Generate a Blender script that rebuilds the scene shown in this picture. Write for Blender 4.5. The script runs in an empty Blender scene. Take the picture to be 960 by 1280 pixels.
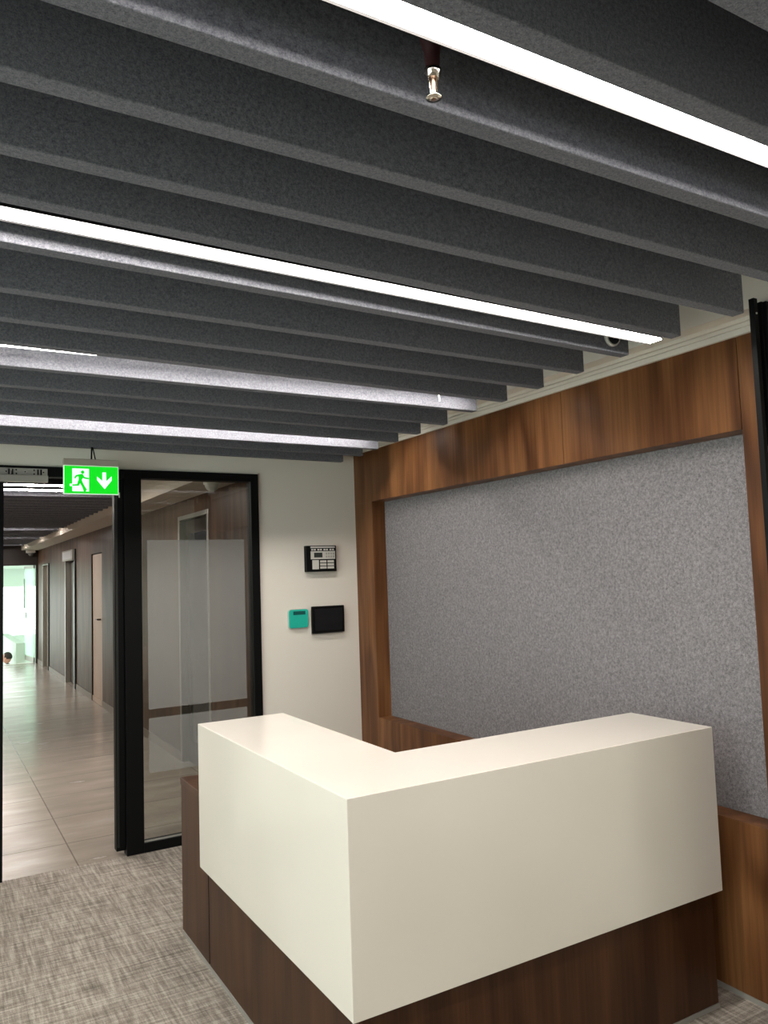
import bpy, bmesh, math, random
from mathutils import Vector, Matrix
random.seed(4)
S = bpy.context.scene
COL = S.collection
# ------------------------------------------------------------------ helpers
def V(*a): return Vector(a)
def rrect(x0, x1, z0, z1, r, n=6):
    o = []
    for cx, cz, a0 in ((x1-r,z1-r,0), (x0+r,z1-r,90), (x0+r,z0+r,180), (x1-r,z0+r,270)):
        for i in range(n+1):
            a = math.radians(a0+90*i/n); o.append((cx+r*math.cos(a), cz+r*math.sin(a)))
    return o
class MB:
    """collects shapes in world coordinates; build() links them as one mesh object"""
    def __init__(s): s.bm = bmesh.new()
    def box(s, x0, x1, y0, y1, z0, z1, bev=0.0, seg=2):
        return s.hexa([(x0,y0),(x1,y0),(x1,y1),(x0,y1)], z0, z1, bev, seg)
    def hexa(s, pts, z0, z1, bev=0.0, seg=2):
        b = bmesh.new()
        n = len(pts)
        lo = [b.verts.new((p[0],p[1],z0)) for p in pts]
        hi = [b.verts.new((p[0],p[1],z1)) for p in pts]
        b.faces.new(lo[::-1]); b.faces.new(hi)
        for i in range(n):
            j = (i+1) % n
            b.faces.new((lo[i],lo[j],hi[j],hi[i]))
        bmesh.ops.recalc_face_normals(b, faces=b.faces)
        if bev > 0:
            bmesh.ops.bevel(b, geom=list(b.edges), offset=bev, segments=seg, affect='EDGES', profile=0.5)
        return s.add(b)
    def prism_xz(s, pts, y0, y1, bev=0.0):
        """polygon in the XZ plane extruded from y0 to y1"""
        b = bmesh.new()
        f = [b.verts.new((p[0],y0,p[1])) for p in pts]
        k = [b.verts.new((p[0],y1,p[1])) for p in pts]
        b.faces.new(f); b.faces.new(k[::-1])
        n = len(pts)
        for i in range(n):
            j = (i+1) % n
            b.faces.new((f[i],k[i],k[j],f[j]))
        bmesh.ops.recalc_face_normals(b, faces=b.faces)
        if bev > 0:
            bmesh.ops.bevel(b, geom=list(b.edges), offset=bev, segments=2, affect='EDGES', profile=0.5)
        return s.add(b)
    def lathe(s, prof, c, axis='Z', seg=24):
        """prof: list of (radius, height) turned about an axis through c"""
        b = bmesh.new(); rings = []
        for r, h in prof:
            ring = []
            for i in range(seg):
                a = 2*math.pi*i/seg
                p = (r*math.cos(a), r*math.sin(a), h)
                if axis == 'Y': p = (p[0], p[2], p[1])
                if axis == 'X': p = (p[2], p[0], p[1])
                ring.append(b.verts.new((c[0]+p[0], c[1]+p[1], c[2]+p[2])))
            rings.append(ring)
        for a, d in zip(rings, rings[1:]):
            for i in range(seg):
                j = (i+1) % seg
                b.faces.new((a[i],a[j],d[j],d[i]))
        b.faces.new(rings[0][::-1]); b.faces.new(rings[-1])
        bmesh.ops.recalc_face_normals(b, faces=b.faces)
        for f in b.faces: f.smooth = len(f.verts) == 4
        return s.add(b)
    def tube(s, p, q, r, seg=10):
        p = Vector(p); q = Vector(q); d = q-p
        b = bmesh.new()
        bmesh.ops.create_cone(b, cap_ends=True, segments=seg, radius1=r, radius2=r, depth=d.length)
        m = Matrix.Translation((p+q)/2) @ d.to_track_quat('Z','Y').to_matrix().to_4x4()
        bmesh.ops.transform(b, matrix=m, verts=b.verts)
        return s.add(b)
    def add(s, b):
        me = bpy.data.meshes.new('t'); b.to_mesh(me); b.free()
        s.bm.from_mesh(me); bpy.data.meshes.remove(me)
        return s
    def build(s, name, mat, parent=None):
        me = bpy.data.meshes.new(name)
        o = bpy.data.objects.new(name, me); COL.objects.link(o)
        if parent is not None:
            w = Vector((0,0,0)); p = parent
            while p is not None: w += p.location; p = p.parent
            bmesh.ops.translate(s.bm, verts=s.bm.verts, vec=-w)
            o.parent = parent
        s.bm.to_mesh(me); s.bm.free()
        me.materials.append(mat)
        return o
def tag(o, label=None, cat=None, group=None, kind=None):
    if label: o['label'] = label
    if cat: o['category'] = cat
    if group: o['group'] = group
    if kind: o['kind'] = kind
    return o
def thing(name, label, cat, loc=(0,0,0), group=None):
    o = bpy.data.objects.new(name, None); COL.objects.link(o)
    o.location = loc; o.empty_display_size = .1
    return tag(o, label, cat, group)
def struct(name, mb, mat, label=None, cat=None):
    return tag(mb.build(name, mat), label, cat, None, 'structure')
# ------------------------------------------------------------------ materials
def lin(r, g, b):
    f = lambda c: (c/255/12.92) if c/255 <= .04045 else ((c/255+.055)/1.055)**2.4
    return (f(r), f(g), f(b), 1)
def mat(name, col=(.5,.5,.5,1), rough=.5, metal=0, spec=.5, coat=0):
    m = bpy.data.materials.new(name); m.use_nodes = True
    b = m.node_tree.nodes['Principled BSDF']
    b.inputs['Base Color'].default_value = col
    b.inputs['Roughness'].default_value = rough
    b.inputs['Metallic'].default_value = metal
    b.inputs['Specular IOR Level'].default_value = spec
    b.inputs['Coat Weight'].default_value = coat
    b.inputs['Coat Roughness'].default_value = .05
    return m
def N(m, t, **kw):
    n = m.node_tree.nodes.new(t)
    for k, v in kw.items():
        if k in n.inputs: n.inputs[k].default_value = v
        else: setattr(n, k, v)
    return n
def L(m, a, b): m.node_tree.links.new(a, b)
def coords(m, scale=(1,1,1), rot=(0,0,0), loc=(0,0,0)):
    t = N(m, 'ShaderNodeTexCoord'); p = N(m, 'ShaderNodeMapping')
    p.inputs['Scale'].default_value = scale; p.inputs['Rotation'].default_value = rot; p.inputs['Location'].default_value = loc
    L(m, t.outputs['Object'], p.inputs['Vector']); return p.outputs['Vector']
def ramp(m, fac, stops):
    r = N(m, 'ShaderNodeValToRGB'); e = r.color_ramp.elements
    e[0].position, e[0].color = stops[0]; e[1].position, e[1].color = stops[-1]
    for p, c in stops[1:-1]:
        q = e.new(p); q.color = c
    L(m, fac, r.inputs['Fac']); return r.outputs['Color']
def mixc(m, a, b, fac, mode='MIX'):
    x = N(m, 'ShaderNodeMix', data_type='RGBA', blend_type=mode)
    for i, v in ((0, fac), (6, a), (7, b)):
        if hasattr(v, 'links'): L(m, v, x.inputs[i])
        else: x.inputs[i].default_value = v
    return x.outputs[2]
def bump(m, h, strength, dist=.01):
    b = N(m, 'ShaderNodeBump'); b.inputs['Strength'].default_value = strength; b.inputs['Distance'].default_value = dist
    L(m, h, b.inputs['Height']); L(m, b.outputs['Normal'], m.node_tree.nodes['Principled BSDF'].inputs['Normal'])
def bc(m, c): L(m, c, m.node_tree.nodes['Principled BSDF'].inputs['Base Color'])

def felt(name, dark, light, scale, rough=.95, contrast=.25):
    m = mat(name, rough=rough, spec=.15)
    v = coords(m)
    a = N(m, 'ShaderNodeTexNoise', Scale=scale, Detail=4.0, Roughness=.75); L(m, v, a.inputs['Vector'])
    b = N(m, 'ShaderNodeTexNoise', Scale=scale*3.1, Detail=2.0); L(m, v, b.inputs['Vector'])
    h = mixc(m, a.outputs['Color'], b.outputs['Color'], .4)
    s = N(m, 'ShaderNodeSeparateColor'); L(m, h, s.inputs['Color'])
    bc(m, ramp(m, s.outputs['Red'], [(.5-contrast/2, dark), (.5+contrast/2, light)]))
    bump(m, s.outputs['Red'], .35, .004)
    return m
def wood(name, dark, mid, light, rough=.38, seed=0.0, spec=.4):
    m = mat(name, rough=rough, spec=spec)
    v = coords(m, (1,1,1), (0,0,0), (seed, seed*1.7, seed*.3))
    # slow warp of the grain so that cathedral figures appear
    p = N(m, 'ShaderNodeMapping'); p.inputs['Scale'].default_value = (2.6, 2.6, .42); L(m, v, p.inputs['Vector'])
    w = N(m, 'ShaderNodeTexNoise', Scale=1.6, Detail=2.0, Roughness=.5); L(m, p.outputs['Vector'], w.inputs['Vector'])
    mul = N(m, 'ShaderNodeMath', operation='MULTIPLY'); L(m, w.outputs['Fac'], mul.inputs[0]); mul.inputs[1].default_value = 26
    sn = N(m, 'ShaderNodeMath', operation='SINE'); L(m, mul.outputs[0], sn.inputs[0])
    mr = N(m, 'ShaderNodeMapRange'); mr.inputs[1].default_value = -1; mr.inputs[2].default_value = 1; L(m, sn.outputs[0], mr.inputs[0])
    q = N(m, 'ShaderNodeMapping'); q.inputs['Scale'].default_value = (70, 70, 2.2); L(m, v, q.inputs['Vector'])
    f = N(m, 'ShaderNodeTexNoise', Scale=1.0, Detail=3.0, Roughness=.6); L(m, q.outputs['Vector'], f.inputs['Vector'])
    q2 = N(m, 'ShaderNodeMapping'); q2.inputs['Scale'].default_value = (9, 9, .25); L(m, v, q2.inputs['Vector'])
    g = N(m, 'ShaderNodeTexNoise', Scale=1.0, Detail=2.0); L(m, q2.outputs['Vector'], g.inputs['Vector'])
    c = ramp(m, g.outputs['Fac'], [(.3, dark), (.5, mid), (.72, light)])
    c = mixc(m, c, ramp(m, mr.outputs[0], [(0.0, dark), (.35, mid), (1, light)]), .5)
    c = mixc(m, c, ramp(m, f.outputs['Fac'], [(.38, (.55,.55,.55,1)), (.62, (1,1,1,1))]), .55, 'MULTIPLY')
    bc(m, c)
    bump(m, f.outputs['Fac'], .08, .002)
    return m
M = {}
M['baffle'] = felt('charcoal_felt', lin(74,76,85), lin(136,138,145), 130, contrast=.34)
M['wallfelt'] = felt('grey_wall_felt', lin(84,82,85), lin(158,155,158), 85, contrast=.34)
M['wood'] = wood('walnut_veneer', lin(78,46,24), lin(110,70,41), lin(146,100,62), spec=.25)
M['deskwood'] = wood('dark_walnut_laminate', lin(56,33,19), lin(72,45,28), lin(86,56,37), spec=.22, seed=3.3)
M['corrwood'] = wood('corridor_walnut', lin(60,42,32), lin(82,60,47), lin(104,79,62), rough=.40, seed=7.1, spec=.10)
M['white'] = mat('white_plaster', lin(230,225,215), .75, spec=.3)
m = M['white']; n_ = N(m, 'ShaderNodeTexNoise', Scale=180.0, Detail=2.0); L(m, coords(m), n_.inputs['Vector']); bump(m, n_.outputs['Fac'], .04, .001)
M['trimwhite'] = mat('trim_white', lin(218,213,203), .6, spec=.3)
M['solid'] = mat('white_solid_surface', lin(234,226,214), .16, spec=.45, coat=.25)
m = M['solid']; n_ = N(m, 'ShaderNodeTexNoise', Scale=2.0, Detail=1.0); L(m, coords(m), n_.inputs['Vector'])
bc(m, ramp(m, n_.outputs['Fac'], [(.3, lin(230,225,215)), (.7, lin(235,230,221))]))
M['black'] = mat('black_aluminium', lin(9,10,11), .55, spec=.14)
M['blackgloss'] = mat('black_gloss', lin(12,12,14), .12)
M['darkceil'] = mat('dark_ceiling_paint', lin(44,44,46), .9, spec=.1)
M['steel'] = mat('brushed_steel', lin(176,174,168), .3, metal=.9)
M['alu'] = mat('light_aluminium', lin(168,166,160), .45, metal=.35)
M['chrome'] = mat('chrome', lin(214,206,196), .12, metal=1)
M['red'] = mat('red_pipe', lin(58,26,28), .6)
M['greyplastic'] = mat('pale_grey_plastic', lin(205,203,196), .45)
M['lcd'] = mat('lcd_glass', lin(52,58,54), .2)
M['teal'] = mat('teal_plastic', lin(30,186,166), .4)
M['tealdark'] = mat('teal_screen', lin(18,86,82), .2)
M['beige'] = mat('beige_door', lin(186,164,146), .5)
M['bronze'] = mat('dark_bronze', lin(66,58,50), .28, metal=.6)
M['canopy'] = mat('pale_green_render', lin(186,200,188), .8)
M['pave'] = mat('pale_paving', lin(225,225,218), .7)
M['screw'] = mat('bright_screw', lin(240,238,230), .3, metal=.6)
def emis(name, col, st, base=(.8,.8,.8,1)):
    m = mat(name, base, .5)
    b = m.node_tree.nodes['Principled BSDF']
    b.inputs['Emission Color'].default_value = col; b.inputs['Emission Strength'].default_value = st
    return m
M['led'] = emis('led_diffuser', (1,.92,.85,1), 54)
M['ledc'] = emis('corridor_led_diffuser', (1,.92,.86,1), 60)
M['exitgreen'] = emis('exit_green', (0.0,.80,.012,1), .95, lin(0,90,10))
M['exitwhite'] = emis('exit_white', (.80,1,.92,1), .95, lin(200,220,210))
M['exitedge'] = emis('exit_edge', (.62,.9,.68,1), .55, lin(220,220,215))
# carpet: loose woven plaid in tiles
m = M['carpet'] = mat('grey_woven_carpet', rough=.95, spec=.1)
def streak(scale, sc):
    n = N(m, 'ShaderNodeTexNoise', Scale=sc, Detail=3.0, Roughness=.65); L(m, coords(m, scale, (0,0,.0)), n.inputs['Vector']); return n.outputs['Fac']
a = streak((72, 6, 1), 1.0); b = streak((6, 72, 1), 1.0); c = streak((230, 230, 1), 1.0); d = streak((64, 2.5, 1), 1.0); e = streak((2.5, 64, 1), 1.0)
def madd(x, y, op='ADD'):
    q = N(m, 'ShaderNodeMath', operation=op); L(m, x, q.inputs[0])
    if hasattr(y, 'links'): L(m, y, q.inputs[1])
    else: q.inputs[1].default_value = y
    return q.outputs[0]
plaid = madd(madd(a, b), madd(madd(d, e), .8, 'MULTIPLY'))
plaid = madd(plaid, madd(c, .9, 'MULTIPLY'))
plaid = madd(plaid, .222, 'MULTIPLY')
bc(m, ramp(m, plaid, [(.41, lin(106,99,92)), (.49, lin(143,135,126)), (.57, lin(184,176,166))]))
bump(m, plaid, .5, .006)
# corridor floor tiles
m = M['tile'] = mat('large_stone_tile', rough=.2, spec=.5)
br = N(m, 'ShaderNodeTexBrick'); br.offset = 0.0; br.squash = 1.0
br.inputs['Scale'].default_value = 1.0; br.inputs['Mortar Size'].default_value = .004; br.inputs['Brick Width'].default_value = 1.2; br.inputs['Row Height'].default_value = .6
br.inputs['Color1'].default_value = (1,1,1,1); br.inputs['Color2'].default_value = (.9,.9,.9,1); br.inputs['Mortar'].default_value = (.45,.43,.4,1)
L(m, coords(m, (1,1,1), (0,0,0), (-.753+1.2, -5.30+6.0, 0)), br.inputs['Vector'])
n1 = N(m, 'ShaderNodeTexNoise', Scale=1.0, Detail=5.0, Roughness=.6); L(m, coords(m, (1.6, 5, 1)), n1.inputs['Vector'])
bc(m, mixc(m, ramp(m, n1.outputs['Fac'], [(.30, lin(148,138,127)), (.55, lin(168,158,146)), (.75, lin(186,177,166))]), br.outputs['Color'], 1.0, 'MULTIPLY'))
n2 = ramp(m, n1.outputs['Fac'], [(.3, (.28,.28,.28,1)), (.7, (.13,.13,.13,1))]); L(m, n2, m.node_tree.nodes['Principled BSDF'].inputs['Roughness'])
# glass and frosted film
def glassmat(name, tint, refl):
    m = bpy.data.materials.new(name); m.use_nodes = True; nt = m.node_tree; nt.nodes.clear()
    o = nt.nodes.new('ShaderNodeOutputMaterial'); mx = nt.nodes.new('ShaderNodeMixShader')
    t = nt.nodes.new('ShaderNodeBsdfTransparent'); g = nt.nodes.new('ShaderNodeBsdfGlossy'); f = nt.nodes.new('ShaderNodeFresnel')
    t.inputs['Color'].default_value = tint; g.inputs['Roughness'].default_value = .0; f.inputs['IOR'].default_value = refl
    nt.links.new(f.outputs[0], mx.inputs[0]); nt.links.new(t.outputs[0], mx.inputs[1]); nt.links.new(g.outputs[0], mx.inputs[2]); nt.links.new(mx.outputs[0], o.inputs[0])
    return m
M['glass'] = glassmat('clear_glass', (.84,.86,.84,1), 1.55)

m = M['film'] = bpy.data.materials.new('frosted_film'); m.use_nodes = True; nt = m.node_tree; nt.nodes.clear()
o_ = nt.nodes.new('ShaderNodeOutputMaterial'); mx = nt.nodes.new('ShaderNodeMixShader'); t_ = nt.nodes.new('ShaderNodeBsdfTransparent')
d_ = nt.nodes.new('ShaderNodeBsdfDiffuse'); tr = nt.nodes.new('ShaderNodeBsdfTranslucent'); ad = nt.nodes.new('ShaderNodeMixShader')
d_.inputs['Color'].default_value = (.50,.51,.50,1); tr.inputs['Color'].default_value = (.7,.7,.7,1); ad.inputs[0].default_value = .5
nt.links.new(d_.outputs[0], ad.inputs[1]); nt.links.new(tr.outputs[0], ad.inputs[2]); mx.inputs[0].default_value = .30
nt.links.new(t_.outputs[0], mx.inputs[1]); nt.links.new(ad.outputs[0], mx.inputs[2]); nt.links.new(mx.outputs[0], o_.inputs[0])

m = M['greenglass'] = bpy.data.materials.new('green_frosted_glass'); m.use_nodes = True; nt = m.node_tree; nt.nodes.clear()
o_ = nt.nodes.new('ShaderNodeOutputMaterial'); mx = nt.nodes.new('ShaderNodeMixShader'); t_ = nt.nodes.new('ShaderNodeBsdfTransparent')
d_ = nt.nodes.new('ShaderNodeBsdfDiffuse'); tr = nt.nodes.new('ShaderNodeBsdfTranslucent'); ad = nt.nodes.new('ShaderNodeMixShader')
d_.inputs['Color'].default_value = (.78,.93,.84,1); tr.inputs['Color'].default_value = (.78,.93,.84,1); ad.inputs[0].default_value = .5; t_.inputs['Color'].default_value = (.86,.97,.91,1)
nt.links.new(d_.outputs[0], ad.inputs[1]); nt.links.new(tr.outputs[0], ad.inputs[2]); mx.inputs[0].default_value = .6
nt.links.new(t_.outputs[0], mx.inputs[1]); nt.links.new(ad.outputs[0], mx.inputs[2]); nt.links.new(mx.outputs[0], o_.inputs[0])

# ------------------------------------------------------------------ room shell
XW, YB = 2.603, 4.854
XL, YF = -2.4, -3.2
struct('floor', MB().box(XL, 2.72, YF, YB, -.06, 0), M['carpet'])
struct('floor_corridor', MB().box(-1.3, 2.35, YB, 17.62, -.06, 0.0), M['tile'])
struct('ceiling', MB().box(XL, 2.5, YF, YB, 2.70, 2.78), M['darkceil'])
# white border soffit and the upright side of the cove along the wood wall
struct('ceiling_border', MB().box(2.5, 2.72, YF, YB, 2.488, 2.78), M['white'])
t = MB()
t.box(2.588, XW+.1, 1.66, YB, 2.434, 2.456, .0015, 1).box(2.580, XW+.1, 1.66, YB, 2.4565, 2.471, .0015, 1).box(2.568, XW+.1, 1.66, YB, 2.4715, 2.4875, .0015, 1)
struct('trim_1', t, M['trimwhite'])
w = MB()   # back wall: right of the glazing, above it, left of the door
w.box(1.875, 2.72, YB, YB+.14, 0, 2.78).box(XL, 1.875, YB, YB+.14, 2.274, 2.78).box(XL, .30, YB, YB+.14, 0, 2.274)
struct('wall_back', w, M['white'])
struct('wall_right', MB().box(2.72, 2.84, YF, YB+.14, 0, 2.78), M['white'])
w = MB()   # left wall with a window opening
w.box(XL-.14, XL, YF, -1.6, 0, 2.78).box(XL-.14, XL, 3.6, YB+.14, 0, 2.78).box(XL-.14, XL, -1.6, 3.6, 0, .5).box(XL-.14, XL, -1.6, 3.6, 2.35, 2.78)
struct('wall_left', w, M['white'])
struct('wall_front', MB().box(XL-.14, 2.72, YF-.14, YF, 0, 2.78), M['white'])
wf = MB()
for y in (-1.6, .12, 1.84, 3.56): wf.box(XL-.1, XL-.04, y, y+.04, .5, 2.35)
wf.box(XL-.1, XL-.04, -1.6, 3.6, .5, .54).box(XL-.1, XL-.04, -1.6, 3.6, 2.31, 2.35)
struct('window_2', wf, M['black'])

# ------------------------------------------------------------------ black glazed screen in the back wall (door opening + sidelight)
win = thing('window_1', 'black framed sidelight with frosted film beside the open corridor doorway', 'window', (1.446, YB, 0))
win['kind'] = 'structure'
f = MB(); y0, y1 = YB-.022, YB+.06
f.box(1.017, 1.117, y0, y1, 0, 2.274, .002).box(1.822, 1.875, y0, y1, 0, 2.274, .002).box(1.117, 1.822, y0, y1, 2.223, 2.274, .002).box(1.117, 1.822, y0, y1, 0, .055, .002)
f.build('frame', M['black'], win)
MB().box(1.117, 1.822, YB+.004, YB+.012, .055, 2.223).build('glass_pane', M['glass'], win)
MB().box(1.1175, 1.8215, YB-.006, YB+.0035, .055, .064).build('glazing_bead', M['alu'], win)
for z0, z1 in ((.825, 1.845), (.450, .772)):
    MB().box(1.155, 1.776, YB+.0005, YB+.0028, z0, z1).build('frosted_film', M['film'], win)
dr = MB()
dr.box(.30, .362, y0, y1, 0, 2.274, .002).box(.362, 1.017, y0, y1, 2.215, 2.274, .002)
dr.box(.965, 1.0165, YB+.012, YB+.075, .028, 2.215, .003)
door = struct('door_1', dr, M['black'])
MB().box(.9705, .982, YB+.006, YB+.0118, .05, 2.19, .001).build('seal_strip', mat('dark_green_seal', lin(14,18,17), .5), door)
MB().box(.9905, .9965, YB+.004, YB+.0118, 2.105, 2.135, .001).build('hinge_pin', M['screw'], door)

# magnetic lock over the doorway
mg = thing('magnetic_lock', 'silver magnetic door lock with slotted plate fixed under the black door head', 'door lock', (.45, YB-.022, 2.178))
MB().box(.32, .588, YB-.062, YB-.0215, 2.178, 2.216, .002).build('lock_body', M['alu'], mg)
MB().box(.322, .5875, YB-.034, YB-.0215, 2.2165, 2.259, .0015).build('slotted_plate', M['alu'], mg)
hx = lambda px: .362 + (px-3)*(.588-.362)/(55.5)
for px in (9.0, 13.3, 46, 50): MB().box(hx(px)-.0048, hx(px)+.0048, YB-.0352, YB-.0338, 2.2215, 2.2535).build('slot', M['blackgloss'], mg)
for px, dz in ((5.5, 0), (29.6, 0), (53, 0), (18.2, .011), (18.2, -.011), (41, .011), (41, -.011)):
    MB().lathe([(.0042, -.0006), (.0042, .0006)], (hx(px), YB-.0345, 2.2375+dz), 'Y', 12).build('screw_hole', M['blackgloss'], mg)

# ------------------------------------------------------------------ exit sign
EY = 4.66
ex = thing('exit_sign', 'green illuminated exit sign with running figure and down arrow over the doorway', 'exit sign', (.80, EY, 2.10))
def sx(u): return .651 + u*.295
def sz(v): return 2.260 - v*.158 + 0
MB().box(.648, .950, EY-.013, EY+.022, 2.2625, 2.300, .004).build('housing', mat('sign_housing', lin(176,168,156), .5), ex)
MB().box(.649, .949, EY-.004, EY+.006, 2.098, 2.262, .002).build('light_panel', M['exitedge'], ex)
gf = MB().box(.655, .9435, EY-.0065, EY-.0042, 2.103, 2.2585).build('green_face', M['exitgreen'], ex)
def P(x, y): return (sx((x-155)/545), sz((y-208)/285))
yf = EY-.0067
d = MB(); d.prism_xz([P(238,236), P(403,236), P(403,470), P(238,470)], yf-.0008, yf)
d.prism_xz([P(213,394), P(238,394), P(238,418), P(213,418)], yf-.0008, yf)
pic = d.build('doorway_pictogram', M['exitwhite'], gf)
r = MB(); yg = yf-.0009
r.lathe([(.0098, -.0007), (.0098, .0)], (P(340,272)[0], yg, P(340,272)[1]), 'Y', 20)
for poly in ([(296,296),(340,290),(356,318),(330,352),(326,372),(296,376),(300,340)],      # torso
             [(300,296),(312,312),(282,322),(268,342),(254,334),(270,306)],                 # rear arm
             [(340,292),(360,322),(402,330),(402,346),(352,338),(334,316)],                 # front arm
             [(296,358),(324,370),(302,414),(238,416),(238,400),(284,396)],                 # trailing leg
             [(306,362),(330,352),(348,394),(374,440),(364,470),(350,470),(334,424),(312,384)], # leading leg
             [(360,452),(374,440),(384,448),(370,470),(356,470)]):
    r.prism_xz([P(*q) for q in poly], yg-.0007, yg)
r.build('running_figure', M['exitgreen'], gf)
a = MB(); a.prism_xz([P(*q) for q in [(538,268),(575,268),(578,360),(633,306),(633,350),(560,442),(484,350),(484,312),(538,360)]], yf-.0008, yf)
a.build('down_arrow', M['exitwhite'], gf)
MB().tube((.800, EY, 2.298), (.802, EY, 2.371), .0045).build('hanging_wire', M['black'], ex)
MB().tube((.822, EY, 2.298), (.807, EY, 2.371), .0035).build('hanging_wire', M['black'], ex)

# ------------------------------------------------------------------ devices on the back wall
al = thing('alarm_panel', 'black edged alarm control panel with grey keys on the white wall above the tablet', 'alarm panel', (2.31, YB, 1.62))
def ax(px): return 2.199 + (px-379.4)*(2.427-2.199)/(418-379.4)
def az(py, px=398): return 1.797 - (py-683.5)*(1.797-1.620)/(31.2)
MB().box(2.200, 2.425, YB-.042, YB+.0006, 1.620, 1.797, .004).build('casing', M['black'], al)
q = lambda cx: ax(340+cx/8); qz = lambda cy: az(660+cy/8)
yy = YB-.0425
b = MB(); b.box(q(357), q(606), yy-.002, yy, qz(212), qz(196), .001).build('title_strip', M['greyplastic'], al)
kst = MB().box(q(357), q(606), yy-.003, yy, qz(318), qz(242), .001).build('key_strip', M['greyplastic'], al)
MB().box(q(390), q(474), yy-.0045, yy-.0032, qz(302), qz(256)).build('display', M['lcd'], kst)
for i in range(4):
    for j in range(2):
        x0 = 364 + i*62 + j*26
        MB().box(q(x0), q(x0+20), yy-.002, yy, qz(236), qz(220), .0008).build('indicator_key', M['greyplastic'], al)
for i in range(4):
    for j in range(2):
        MB().box(q(508+i*24), q(508+i*24+16), yy-.005, yy-.0032, qz(276+j*28), qz(258+j*28), .0008).build('keypad_key', M['alu'], kst)
MB().box(q(372), q(438), yy-.002, yy, qz(414), qz(326), .001).build('label_card', M['greyplastic'], al)
for i in range(2):
    for j in range(3):
        MB().box(q(450+i*76), q(516+i*76), yy-.002, yy, qz(352+j*29), qz(330+j*29), .001).build('label_row', M['greyplastic'], al)
tk = thing('keypad', 'small teal access keypad on the white wall left of the black tablet', 'keypad', (2.14, YB, 1.24))
MB().prism_xz(rrect(2.067, 2.214, 1.244, 1.376, .020), YB-.014, YB+.0006, .003).build('back_plate', M['greyplastic'], tk)
cv = MB().prism_xz(rrect(2.070, 2.211, 1.250, 1.373, .018), YB-.026, YB-.0145, .004).build('cover', M['teal'], tk)
MB().box(2.100, 2.188, YB-.0275, YB-.0255, 1.337, 1.361, .0008).build('display', M['tealdark'], cv)
tb = thing('wall_tablet', 'black wall tablet with blank screen between teal keypad and wood panelling', 'tablet', (2.36, YB, 1.20))
MB().box(2.238, 2.472, YB-.014, YB+.0006, 1.198, 1.366, .003).build('bracket', M['alu'], tb)
bz = MB().box(2.234, 2.478, YB-.034, YB-.0135, 1.205, 1.386, .005, 3).build('bezel', M['black'], tb)
MB().box(2.252, 2.460, YB-.0355, YB-.0338, 1.222, 1.369).build('screen', M['blackgloss'], bz)

# ------------------------------------------------------------------ wood feature wall
Y1, Y2 = 1.800, 4.609     # recess sides
ZO, ZL, ZT, XF = 2.0845, .639, 2.434, 2.7025
pn = thing('wall_panelling', 'walnut veneer panelling framing the recessed grey felt on the right wall', 'wall panelling', (2.66, 3.2, 0))
g = .0012
MB().box(XW, 2.719, Y2, YB-.001, 0, ZO, .001, 1).build('pilaster', M['wood'], pn)
MB().box(XW, 2.719, 1.45, Y1-g, 0, ZT, .001, 1).build('pilaster', M['wood'], pn)
for ya, yb in ((Y1+g, 2.743-g), (2.743+g, 3.80-.0003), (3.80+.0003, YB-.001)):
    MB().box(XW, 2.719, ya, yb, ZO, ZT, .0008, 1).build('header_panel', M['wood'], pn)
for ya, yb in ((Y1, 2.75-g), (2.75+g, 3.7-g), (3.7+g, Y2)):
    MB().box(XW, 2.719, ya, yb, .018, ZL, .0008, 1).build('lower_panel', M['wood'], pn)
MB().box(XW-.003, 2.719, Y1, Y2, 0, .0175, .001, 1).build('skirting', M['alu'], pn)
fp = MB().box(XF, 2.7188, Y1+.001, Y2-.001, ZL+.001, ZO-.001).build('felt_panel', M['wallfelt'])
tag(fp, 'large grey felt acoustic panel set inside the walnut wall frame', 'acoustic panel')

# black metal door frame against the near end of the wood wall
jb = thing('metal_jamb', 'black metal door jamb with screws at the right edge beside the wood wall', 'door frame', (2.50, 1.61, 0))
JX = 2.426
MB().box(JX, JX+.020, 1.600, 1.62, 0, 2.493, .001).build('jamb', M['black'], jb)
MB().box(JX+.0205, JX+.040, 1.613, 1.62, 0, 2.40, .001).build('channel', mat('grey_channel', lin(88,86,84), .3, metal=.7), jb)
MB().box(JX+.0405, JX+.052, 1.600, 1.62, 0, 2.486, .001).build('stop_strip', M['black'], jb)
MB().box(JX+.0525, 2.6025, 1.590, 1.62, 0, 2.487, .002).build('door_leaf', M['black'], jb)
for x, y, z in ((JX+.010, 1.5995, 2.44), (JX+.030, 1.6125, 2.263), (JX+.030, 1.6125, 2.02), (JX+.030, 1.6125, 1.35), (JX+.030, 1.6125, .55)):
    MB().lathe([(.0036, -.0016), (.0036, .0016)], (x, y, z), 'Y', 12).build('screw', M['screw'], jb)
k = MB().box(JX+.0215, JX+.039, 1.6112, 1.6128, 1.90, 1.985, .0005).build('strike_plate', mat('strike_grey', lin(120,118,114), .35, metal=.7), jb)
for z in (1.925, 1.955): MB().box(JX+.025, JX+.039, 1.6105, 1.6111, z, z+.007).build('slot', M['blackgloss'], k)

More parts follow.
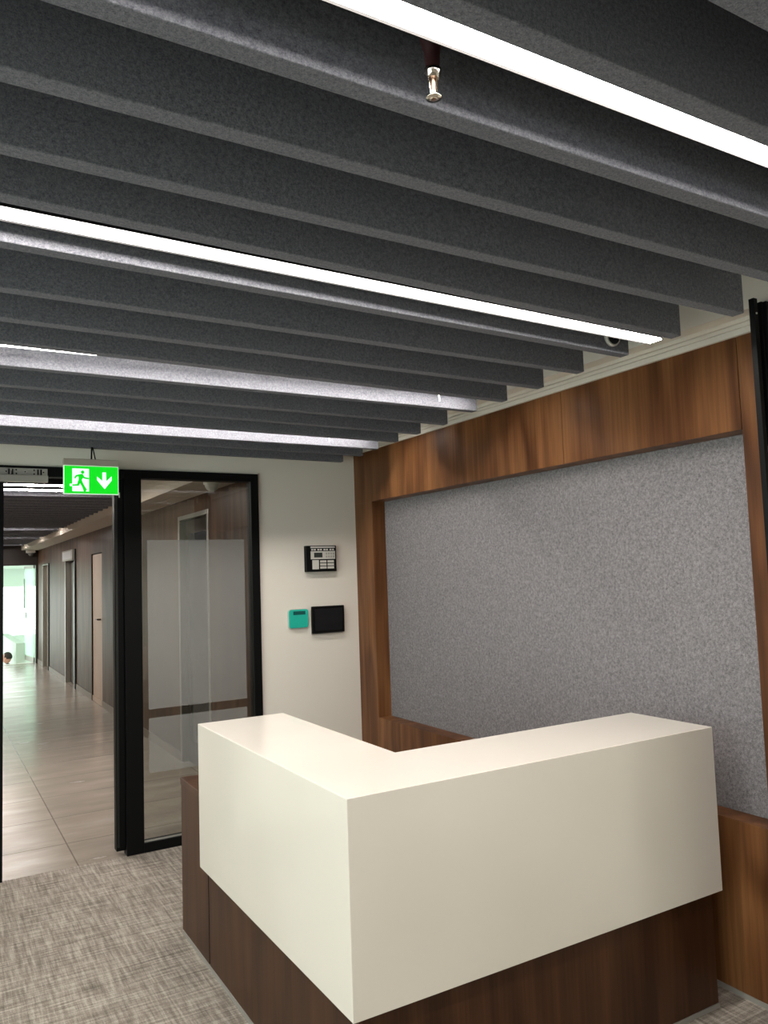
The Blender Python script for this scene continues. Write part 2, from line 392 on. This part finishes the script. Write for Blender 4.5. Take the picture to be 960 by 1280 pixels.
# ------------------------------------------------------------------ reception desk
DX0, DXI, DX1 = .981, 1.366, 2.492
DY0, DYI, DY1 = 1.927, 2.313, 3.279
dk = thing('reception_desk', 'reception desk with white L-shaped counter on a dark walnut base', 'reception desk', (1.7, 2.4, 0))
MB().hexa([(DX0,DY0),(DX1,DY0),(DX1,DYI),(DXI,DYI),(DXI,DY1),(DX0,DY1)], .4134, .9947, .0022, 2).build('counter', M['solid'], dk)
EX0, EX1, EY0, EY1 = 1.016, 2.475, 1.962, 3.672
seam = 3.275
bs = MB(); bs.hexa([(EX0,EY0),(EX1,EY0),(EX1,DYI-.03),(DXI-.03,DYI-.03),(DXI-.03,seam-.0015),(EX0,seam-.0015)], .016, .4128, .0008, 1)
bs.build('base_panel', M['deskwood'], dk)
MB().box(EX0, 1.66, seam+.007, EY1, .016, .6575, .0008, 1).build('side_cabinet', M['deskwood'], dk)
MB().box(EX0-.003, 1.665, DY1+.002, EY1+.004, .6595, .689, .0012, 1).build('worktop', M['deskwood'], dk)
sk = MB(); sk.hexa([(EX0-.003,EY0-.003),(EX1+.003,EY0-.003),(EX1+.003,DYI-.03),(DXI-.03,DYI-.03),(DXI-.03,seam),(1.64,seam),(1.64,EY1-.01),(EX0-.003,EY1-.01)], 0, .0155)
sk.build('skirting', M['alu'], dk)
wt = MB(); wt.box(DXI+.002, EX1, DYI+.002, 2.75, .66, .689, .001, 1).box(DXI+.002, 1.66, 2.7505, DY1, .66, .689, .001, 1)
wt.build('inner_worktop', M['deskwood'], dk)
lg = MB(); lg.box(2.45, EX1, DYI-.03, 2.74, .016, .659, .001, 1)
lg.build('end_panel', M['deskwood'], dk)

# ------------------------------------------------------------------ ceiling baffles and lamps
ZB, BW, BH = 2.37, .042, .329
ends = {-3:(.602,.602,2.16), -2:(.800,.800,2.17), -1:(1.022,1.026,2.18), 0:(1.232,1.240,2.19),
        1:(1.458,1.483,2.197), 2:(1.655,1.733,2.212), 3:(1.893,1.978,2.229), 4:(2.193,2.231,2.252), 5:(2.446,2.499,2.281), 6:(2.690,2.768,2.300),
        7:(2.990,3.011,2.308), 8:(3.283,3.341,2.364), 9:(3.54,3.63,2.382), 10:(3.835,3.898,2.398), 11:(4.140,4.186,2.426), 12:(4.335,4.459,2.464), 13:(4.643,4.745,2.466)}
words = ['last', 'second', 'third', 'fourth', 'fifth', 'sixth', 'seventh', 'eighth', 'ninth', 'tenth', 'eleventh', 'twelfth', 'thirteenth', 'fourteenth', 'fifteenth', 'sixteenth', 'seventeenth']
XA = -1.7
for kk, (yl, yr, xe) in ends.items():
    s = (yr-yl)/(xe-.2)
    ya = yl + s*(XA-.2)
    pts = [(XA,ya),(xe,yr),(xe,yr+BW),(XA,ya+BW)]
    n = 13-kk
    if kk == 13: lab = 'charcoal felt ceiling baffle nearest the back wall, short of the wood corner'
    elif kk in (-1,3,7,11): lab = 'charcoal felt ceiling baffle, %s from the back wall, face lit by a lamp' % words[n]
    else: lab = 'charcoal felt ceiling baffle, %s counting from the back wall' % words[n]
    bt = thing('ceiling_baffle', lab, 'ceiling baffle', (0, ya, ZB), 'felt ceiling baffles over the reception')
    MB().hexa(pts, ZB, ZB+BH, .003, 2).build('felt_fin', M['baffle'], bt)
def lamp(name, lab, ya, yb, xe, xs, z, lm, group, rise=0.0, lip=0.0):
    """strip from xs to xe; ya/yb are the near edges at x=.2 and at xe"""
    w = .050
    s = (yb-ya)/(xe-.2); y_s = ya+s*(xs-.2)
    t = thing(name, lab, 'ceiling light', ((xs+xe)/2, (y_s+yb)/2, z), group)
    MB().hexa([(xs,y_s),(xe,yb),(xe,yb+w),(xs,y_s+w)], z, z+.006, .001, 1).build('diffuser', lm, t)
    h = MB().hexa([(xs,y_s-.002),(xe,yb-.002),(xe,yb+w+.002),(xs,y_s+w+.002)], z+.0065, z+.075, .001, 1)
    h.hexa([(xe+.0005,yb-.002),(xe+.004,yb-.002),(xe+.004,yb+w+.002),(xe+.0005,yb+w+.002)], z, z+.075)
    if lip: h.hexa([(xs,y_s+w+.0005),(xe,yb+w+.0005),(xe,yb+w+.0025),(xs,y_s+w+.0025)], z-lip, z+.0064)  # far-side lip added to keep lamp light off the next baffle
    h.build('housing', M['black'], t)
    if rise:
        for o_ in t.children:
            for v in o_.data.vertices: v.co.z += rise*((v.co.x+t.location.x)-.2)
    for xx in (xs+.3, xe-.35):
        yc = ya+s*(xx-.2)+w/2
        MB().tube((xx, yc, z+.07), (xx, yc, 2.7005), .002, 8).build('suspension_wire', M['steel'], t)
    return t
G = 'linear lamps between the reception baffles'
lamp('linear_light', 'linear ceiling light nearest the camera, crossing the top right corner', .868, .868, 2.16, -.55, 2.40, M['led'], G, 0, .004)
lamp('linear_light', 'linear ceiling light ending above the middle of the wood wall', 1.797, 1.838, 2.24, -.55, 2.402, M['led'], G, -.006, .004)
l3 = lamp('linear_light', 'linear ceiling light half hidden behind a baffle, third from the camera', 2.832, 2.870, 2.24, -.55, 2.4075, M['led'], G, .012)
l4 = lamp('linear_light', 'linear ceiling light hidden behind the fourth baffle from the back wall', 4.000, 4.045, 2.34, -.55, 2.470, M['led'], G)
for lp, x, y in ((l3, 2.05, 2.965), (l4, 2.046, 4.12)):
    MB().tube((x, y, 2.425), (x+.006, y, 2.388), .004).build('wire_clip', M['screw'], lp)

# sprinkler and detector
sp = thing('fire_sprinkler', 'chrome pendent sprinkler hanging below the nearest lamp between baffles', 'sprinkler', (.688, .975, 2.348))
MB().lathe([(.019,2.7-2.348), (.019,.098), (.013,.080), (.011,.052), (.0135,.050)], (.688,.975,2.348), 'Z', 20).build('pipe', M['red'], sp)
MB().lathe([(.0135,.0495), (.014,.044), (.010,.040), (.009,.034)], (.688,.975,2.348), 'Z', 20).build('collar', M['chrome'], sp)
MB().tube((.679,.975,2.383), (.6835,.975,2.354), .0018).build('yoke_arm', M['chrome'], sp)
MB().tube((.697,.975,2.383), (.6925,.975,2.354), .0018).build('yoke_arm', M['chrome'], sp)
MB().lathe([(.002,.034), (.0035,.028), (.0035,.012), (.002,.006)], (.688,.975,2.348), 'Z', 12).build('bulb', mat('sprinkler_bulb', lin(200,170,150), .1), sp)
MB().lathe([(.005,.006), (.0125,.0035), (.0125,.0015), (.004,0)], (.688,.975,2.348), 'Z', 20).build('deflector', M['chrome'], sp)
sd = thing('round_sensor', 'round ringed white sensor peeking out under the second lamp', 'sensor', (2.13, 1.975, 2.43))
YS = 1.9735
for ra, rb, nm in ((.036, .030, 'outer_ring'), (.022, .017, 'inner_ring')):
    MB().lathe([(rb, -.012), (ra-.002, -.013), (ra, -.008), (ra, 0)], (2.134, YS, 2.424), 'Y', 28).build(nm, M['greyplastic'], sd)
    MB().lathe([(rb-.001, -.0132), (rb-.001, -.0125)], (2.134, YS, 2.424), 'Y', 28).build('dark_disc', M['darkceil'], sd)
MB().lathe([(.008, -.018), (.008, -.0133)], (2.134, YS, 2.424), 'Y', 16).build('centre', M['greyplastic'], sd)

# ------------------------------------------------------------------ corridor beyond the doorway
XC = 1.95; CE = 17.5
doors = [(6.14, 7.02, 2.16), (10.65, 11.38, 1.987), (12.80, 13.76, 1.95), (15.85, 16.71, 1.985)]
w = MB(); y = YB+.14
for a, b, h in doors:
    w.box(XC, XC+.12, y, a, 0, 2.2955).box(XC, XC+.12, a, b, h, 2.2955); y = b
w.box(XC, XC+.12, y, CE, 0, 2.2955)
struct('wall_corridor_right', w, M['corrwood'])
struct('wall_corridor_side', MB().box(XC+.2, XC+.3, YB+.14, CE+.12, 0, 2.78), M['white'])
bb = MB(); y = YB+.14
for a, b, h in doors + [(CE, CE, 0)]:
    bb.box(XC-.008, XC-.0005, y, a, 0, .08, .001, 1); y = b
struct('baseboard_corridor', bb, mat('taupe_skirting', lin(120,104,92), .4))
struct('trim_2', MB().box(1.635, XC+.12, YB+.141, CE, 2.296, 2.66), mat('taupe_bulkhead', lin(176,164,150), .7))
struct('ceiling_corridor', MB().box(-1.3, XC+.3, YB+.14, CE+.12, 2.66, 2.78), M['darkceil'])
struct('ceiling_corridor_border', MB().box(-1.3, 1.634, YB+.14, 6.62, 2.46, 2.6595), mat('grey_plasterboard', lin(150,148,142), .8))
struct('wall_corridor_left', MB().box(-1.42, -1.3, YB+.14, CE+.12, 0, 2.78), M['white'])
ew = MB().box(XC-.037, XC+.3, CE, CE+.12, 0, 2.78).box(-1.3, .2, CE, CE+.12, 0, 2.78).box(.2, XC-.037, CE, CE+.12, 1.99, 2.78)
struct('wall_corridor_end', ew, mat('dark_brown_panel', lin(40,32,28), .5))
# doors along the corridor wall
d = tag(MB().box(XC+.05, XC+.09, 6.19, 6.97, 0.005, 2.12, .002).build('door_2', M['bronze']), None, None, None, 'structure')
MB().box(XC-.006, XC+.10, 6.14, 6.185, 0, 2.16, .002).box(XC-.006, XC+.10, 6.975, 7.02, 0, 2.16, .002).box(XC-.006, XC+.10, 6.185, 6.975, 2.125, 2.16, .002).build('door_frame', M['steel'], d)
MB().box(XC+.0495, XC+.0465, 6.30, 6.86, .2, 2.0).build('door_glass', M['blackgloss'], d)
d = tag(MB().box(XC+.012, XC+.05, 10.665, 11.365, .075, 1.975, .002).build('door_3', M['beige']), None, None, None, 'structure')
MB().box(XC-.004, XC+.11, 11.366, 11.379, 0, 1.986).build('door_frame', M['black'], d)
MB().tube((XC+.02, 10.80, 1.11), (XC-.03, 10.80, 1.11), .012).tube((XC-.03, 10.80, 1.11), (XC-.03, 10.92, 1.11), .010).build('door_handle', M['bronze'], d)
MB().box(XC+.0, XC+.11, 10.665, 11.365, 0.002, .07).build('threshold', M['beige'], d)
d = tag(MB().box(XC+.06, XC+.10, 12.86, 13.70, .01, 1.93, .002).build('door_4', M['bronze']), None, None, None, 'structure')
MB().box(XC-.012, XC+.11, 12.80, 12.85, 0, 1.945, .002).box(XC-.012, XC+.11, 13.71, 13.76, 0, 1.945, .002).build('door_frame', M['steel'], d)
MB().box(XC-.016, XC-.001, 12.70, 12.795, 0, 2.12, .002).build('edge_strip', M['black'], d)
ib = thing('indicator_box', 'pale grey indicator box above the dark metal corridor door', 'indicator box', (XC, 13.28, 1.95))
MB().box(XC-.05, XC-.0005, 12.79, 13.78, 1.955, 2.115, .004).build('casing', M['alu'], ib)
MB().box(XC-.052, XC-.0505, 12.86, 13.72, 1.975, 2.095).build('window', mat('indicator_face', lin(200,202,204), .3), ib)
d = tag(MB().box(XC+.06, XC+.10, 15.90, 16.66, .01, 1.955, .002).build('door_5', mat('taupe_door', lin(120,108,92), .45)), None, None, None, 'structure')
MB().box(XC-.010, XC+.11, 15.85, 15.895, 0, 1.98, .002).box(XC-.010, XC+.11, 16.665, 16.71, 0, 1.98, .002).box(XC-.010, XC+.11, 15.896, 16.664, 1.957, 1.98, .002).build('door_frame', M['steel'], d)
MB().box(XC-.016, XC-.001, 15.76, 15.845, 0, 1.98, .002).build('edge_strip', M['black'], d)
# dome camera
dc = thing('ceiling_camera', 'white dome camera on the corridor ceiling seen through the sidelight', 'dome camera', (2.0, 6.35, 2.42))
def dome(c, s=1.0):
    return MB().lathe([(.062*s, .0), (.062*s, -.018*s), (.052*s, -.020*s), (.049*s, -.035*s), (.039*s, -.055*s), (.022*s, -.068*s), (.004*s, -.072*s)], c, 'Z', 24)
dc.location = (1.77, 5.48, 2.2961)
dome((1.77, 5.48, 2.2961)).build('dome', M['greyplastic'], dc)
dc2 = thing('ceiling_camera', 'small dome camera at the far end of the corridor ceiling', 'dome camera', (1.80, 17.2, 2.301))
dc2.location = (1.80, 17.25, 2.30)
MB().box(1.72, 1.88, 17.3, 17.4995, 2.24, 2.2965, .004).build('bracket', M['greyplastic'], dc2)
dome((1.80, 17.40, 2.2395), .9).build('dome', mat('smoked_dome', lin(120,120,118), .3), dc2)
# corridor baffles and lamps
y = 7.42; i = 0
leds = [11.95, 14.15, 16.66]
while y < 17.2:
    if all(abs(y-q) > .12 for q in leds):
        o = MB().box(-1.25, 1.63, y, y+.045, 2.37, 2.6595, .003, 1).build('ceiling_baffle', M['baffle'])
        tag(o, 'black felt baffle across the corridor ceiling beyond the doorway', 'ceiling baffle', 'corridor ceiling baffles')
    y += .28
labs = ['wide lit corridor ceiling lamp just beyond the doorway head', 'second thinner corridor ceiling lamp just beyond the doorway head', 'corridor ceiling lamp in the middle of the dark baffles', 'corridor ceiling lamp second from the far end', 'corridor ceiling lamp nearest the far exit']
for yc, xe, lab in zip([6.82, 7.17] + leds, [1.36, 1.20, 1.52, 1.45, 1.45], labs):
    t = thing('linear_light', lab, 'ceiling light', (.5, yc, 2.37), 'linear lamps along the corridor')
    MB().box(-1.0, xe, yc-.04, yc+.04, 2.392, 2.398, .001, 1).build('diffuser', M['ledc'], t)
    MB().box(-1.002, xe+.003, yc-.043, yc+.043, 2.3985, 2.47, .001, 1).build('housing', M['black'], t)
    MB().tube((-.7, yc, 2.469), (-.7, yc, 2.6605), .002, 8).build('suspension_wire', M['steel'], t)
    MB().tube((xe-.2, yc, 2.469), (xe-.2, yc, 2.6605), .002, 8).build('suspension_wire', M['steel'], t)

# far exit door leaf (open outward), landing, steps and what lies outside
gl = thing('glass_door', 'open green tinted glass door leaf at the far end of the corridor', 'glass door', (1.905, CE+.13, 0))
ang = math.radians(84.5)
dx, dy = -math.cos(ang), math.sin(ang)
def leaf(u0, u1, z0, z1, th=.012, off=0.0):
    nx, ny = dy, -dx
    hx_, hy_ = 1.895, CE+.14
    p = lambda u, o: (hx_+dx*u+nx*o, hy_+dy*u+ny*o)
    return MB().hexa([p(u0,off-th/2), p(u1,off-th/2), p(u1,off+th/2), p(u0,off+th/2)], z0, z1)
leaf(.0, .92, .02, 1.98).build('glass', M['greenglass'], gl)
leaf(.0, .92, .0, .10, .03).build('bottom_rail', M['alu'], gl)
leaf(.76, .93, .88, 1.0, .04).build('lock', M['steel'], gl)
leaf(.70, .73, 1.10, 1.72, .03, -.05).build('pull_handle', M['steel'], gl)
leaf(.0, .94, 1.93, 1.99, .03).build('top_rail', M['alu'], gl)
struct('floor_landing', MB().box(-.6, 3.2, CE+.12, 17.8, -.9, -.005), M['pave'])
st = MB()
for i in range(9): st.box(-.6, 3.2, 17.8+i*.27, 17.8+(i+1)*.27, -2.4, -.175*(i+1)-.005)
struct('floor_steps', st, M['pave'])
struct('ground_outside', MB().box(-14, 20, 21.0, 60, -1.75, -1.53), M['pave'])
cn = MB(); cn.box(-.8, 6, 18.0, 24.0, 2.35, 2.55)
for i in range(4): cn.box(-.8, 6, 19.0+i*1.5, 19.3+i*1.5, 2.05, 2.349)
cn.box(-.8, 6, 24.0, 24.3, 1.55, 2.55)
struct('canopy_outside', cn, M['canopy'])
struct('parapet_outside', MB().box(1.62, 1.8, 18.4, 22.5, -2.3, .36).box(1.9, 6, 22.3, 22.5, -2.3, .30), M['canopy'])
# person sitting on the steps outside: only the head shows above the landing
def person():
    # local frame: facing -Y, seat at z = 0
    J = {'pelvis':(0,0,.10), 'waist':(0,.02,.22), 'chest':(0,.01,.42), 'neck0':(0,0,.56), 'neck':(0,-.01,.63),
         'shl':(-.17,0,.53), 'ell':(-.21,-.06,.27), 'wrl':(-.14,-.28,.17), 'hal':(-.12,-.35,.15),
         'shr':(.17,0,.53), 'elr':(.21,-.06,.27), 'wrr':(.14,-.28,.17), 'har':(.12,-.35,.15),
         'hil':(-.10,-.04,.09), 'knl':(-.12,-.43,.12), 'anl':(-.11,-.40,-.28), 'tol':(-.12,-.55,-.315),
         'hir':(.10,-.04,.09), 'knr':(.12,-.43,.12), 'anr':(.11,-.40,-.28), 'tor':(.12,-.55,-.315)}
    R = {'pelvis':.13,'waist':.13,'chest':.15,'neck0':.08,'neck':.055,'shl':.075,'ell':.045,'wrl':.032,'hal':.036,'hil':.09,'knl':.06,'anl':.042,'tol':.036}
    E_ = [('pelvis','waist'),('waist','chest'),('chest','neck0'),('neck0','neck')]
    for s in 'lr': E_ += [('chest','sh'+s),('sh'+s,'el'+s),('el'+s,'wr'+s),('wr'+s,'ha'+s),('pelvis','hi'+s),('hi'+s,'kn'+s),('kn'+s,'an'+s),('an'+s,'to'+s)]
    ks = list(J); me = bpy.data.meshes.new('person')
    me.from_pydata([J[k] for k in ks], [(ks.index(a), ks.index(b)) for a, b in E_], [])
    o = bpy.data.objects.new('person', me); COL.objects.link(o)
    o.modifiers.new('skin', 'SKIN'); o.modifiers.new('sub', 'SUBSURF').levels = 1
    return o, ks, R
try:
    o, ks, R = person()
    bpy.context.view_layer.objects.active = o; 
    if not o.data.skin_vertices:
        with bpy.context.temp_override(object=o, active_object=o): bpy.ops.mesh.customdata_skin_add()
    for i, k in enumerate(ks):
        r = R.get(k, R.get(k[:-1]+'l', .05)); sv = o.data.skin_vertices[0].data[i]; sv.radius = (r, r*.8 if k in ('pelvis','waist','chest') else r); sv.use_root = (k == 'pelvis')
    o.data.materials.append(mat('dark_shirt', lin(60,62,70), .8))
    PX, PY, PZ = 1.49, 18.72, -.695
    o.location = (PX, PY, PZ); o.rotation_euler = (0, 0, math.pi)
    tag(o, 'dark haired person sitting on the steps outside the far door, only the head showing', 'person')
    def blob(name, c, rx, ry, rz, m_, cut=None):
        b = bmesh.new(); bmesh.ops.create_uvsphere(b, u_segments=20, v_segments=14, radius=1)
        for v in b.verts:
            v.co = Vector((v.co.x*rx, v.co.y*ry, v.co.z*rz))
            if name == 'head' and v.co.z < 0: v.co.x *= 1+.35*v.co.z/rz*.8
        if cut: bmesh.ops.delete(b, geom=[v for v in b.verts if cut(v.co)], context='VERTS')
        for f in b.faces: f.smooth = True
        bmesh.ops.translate(b, verts=b.verts, vec=c)
        me = bpy.data.meshes.new(name); b.to_mesh(me); b.free(); me.materials.append(m_)
        q_ = bpy.data.objects.new(name, me); COL.objects.link(q_); q_.parent = o; q_.location = (0, -.01, .735); q_.rotation_euler = (0, 0, math.radians(60)); return q_
    skin = mat('skin', lin(206,150,132), .55)
    hd = blob('head', (0,-.02,0), .075, .095, .115, skin)
    blob('hair', (0,-.005,.03), .083, .10, .102, mat('dark_hair', lin(40,30,26), .6), lambda c: c.y < -.045 and c.z < .05 or c.z < -.06)
    blob('nose', (0,-.118,-.01), .013, .018, .018, skin)
    for s in (-1, 1):
        blob('ear', (s*.077,-.01,-.005), .010, .02, .03, skin)
        blob('eye', (s*.03,-.106,.013), .011, .007, .007, mat('eye_dark', lin(30,24,22), .3))
    blob('mouth', (0,-.105,-.053), .025, .008, .006, mat('lips', lin(160,90,84), .5))
except Exception as err_:
    print('person', err_)

# ------------------------------------------------------------------ light
wd = bpy.data.worlds.new('World'); S.world = wd; wd.use_nodes = True
bg = wd.node_tree.nodes['Background']; bg.inputs[0].default_value = (.88, 1.0, .93, 1); bg.inputs[1].default_value = 3.2
def area(name, loc, rot, sx_, sy_, power, col):
    l = bpy.data.lights.new(name, 'AREA'); l.shape = 'RECTANGLE'; l.size = sx_; l.size_y = sy_; l.energy = power; l.color = col
    o = bpy.data.objects.new(name, l); COL.objects.link(o); o.location = loc; o.rotation_euler = rot; return o
area('daylight_left', (XL-.2, 2.0, 1.43), (0, -math.pi/2, 0), 1.8, 3.2, 18, (.80, 1, .92))
for yy_ in (-.1, -1.05): area('front_fill_behind', (-.2, yy_, 2.40), (0, 0, 0), 3.6, .06, 12, (1, .92, .83))  # added front fill behind the camera, standing in for unseen ceiling lamps

# ------------------------------------------------------------------ camera
F, YAW, PIT, ROL = 976.04, .5294, .0772, -.0337
fw = V(math.sin(YAW)*math.cos(PIT), math.cos(YAW)*math.cos(PIT), math.sin(PIT))
r0 = V(math.cos(YAW), -math.sin(YAW), 0); u0 = r0.cross(fw)
r1 = r0*math.cos(ROL)+u0*math.sin(ROL); u1 = -r0*math.sin(ROL)+u0*math.cos(ROL)
cd = bpy.data.cameras.new('camera'); co = bpy.data.objects.new('camera', cd); COL.objects.link(co)
m4 = Matrix((r1, u1, -fw)).transposed().to_4x4(); m4.translation = (0, 0, 1.6)
co.matrix_world = m4
cd.sensor_fit = 'HORIZONTAL'; cd.sensor_width = 36; cd.lens = F/960*36; cd.clip_start = .05; cd.clip_end = 200
S.camera = co
S.view_settings.view_transform = 'Standard'; S.view_settings.look = 'None'; S.view_settings.exposure = 0.0; S.view_settings.gamma = 1
S.view_settings.use_curve_mapping = False
S.cycles.use_denoising = True
S.cycles.max_bounces = 10; S.cycles.transparent_max_bounces = 16; S.cycles.sample_clamp_indirect = 8
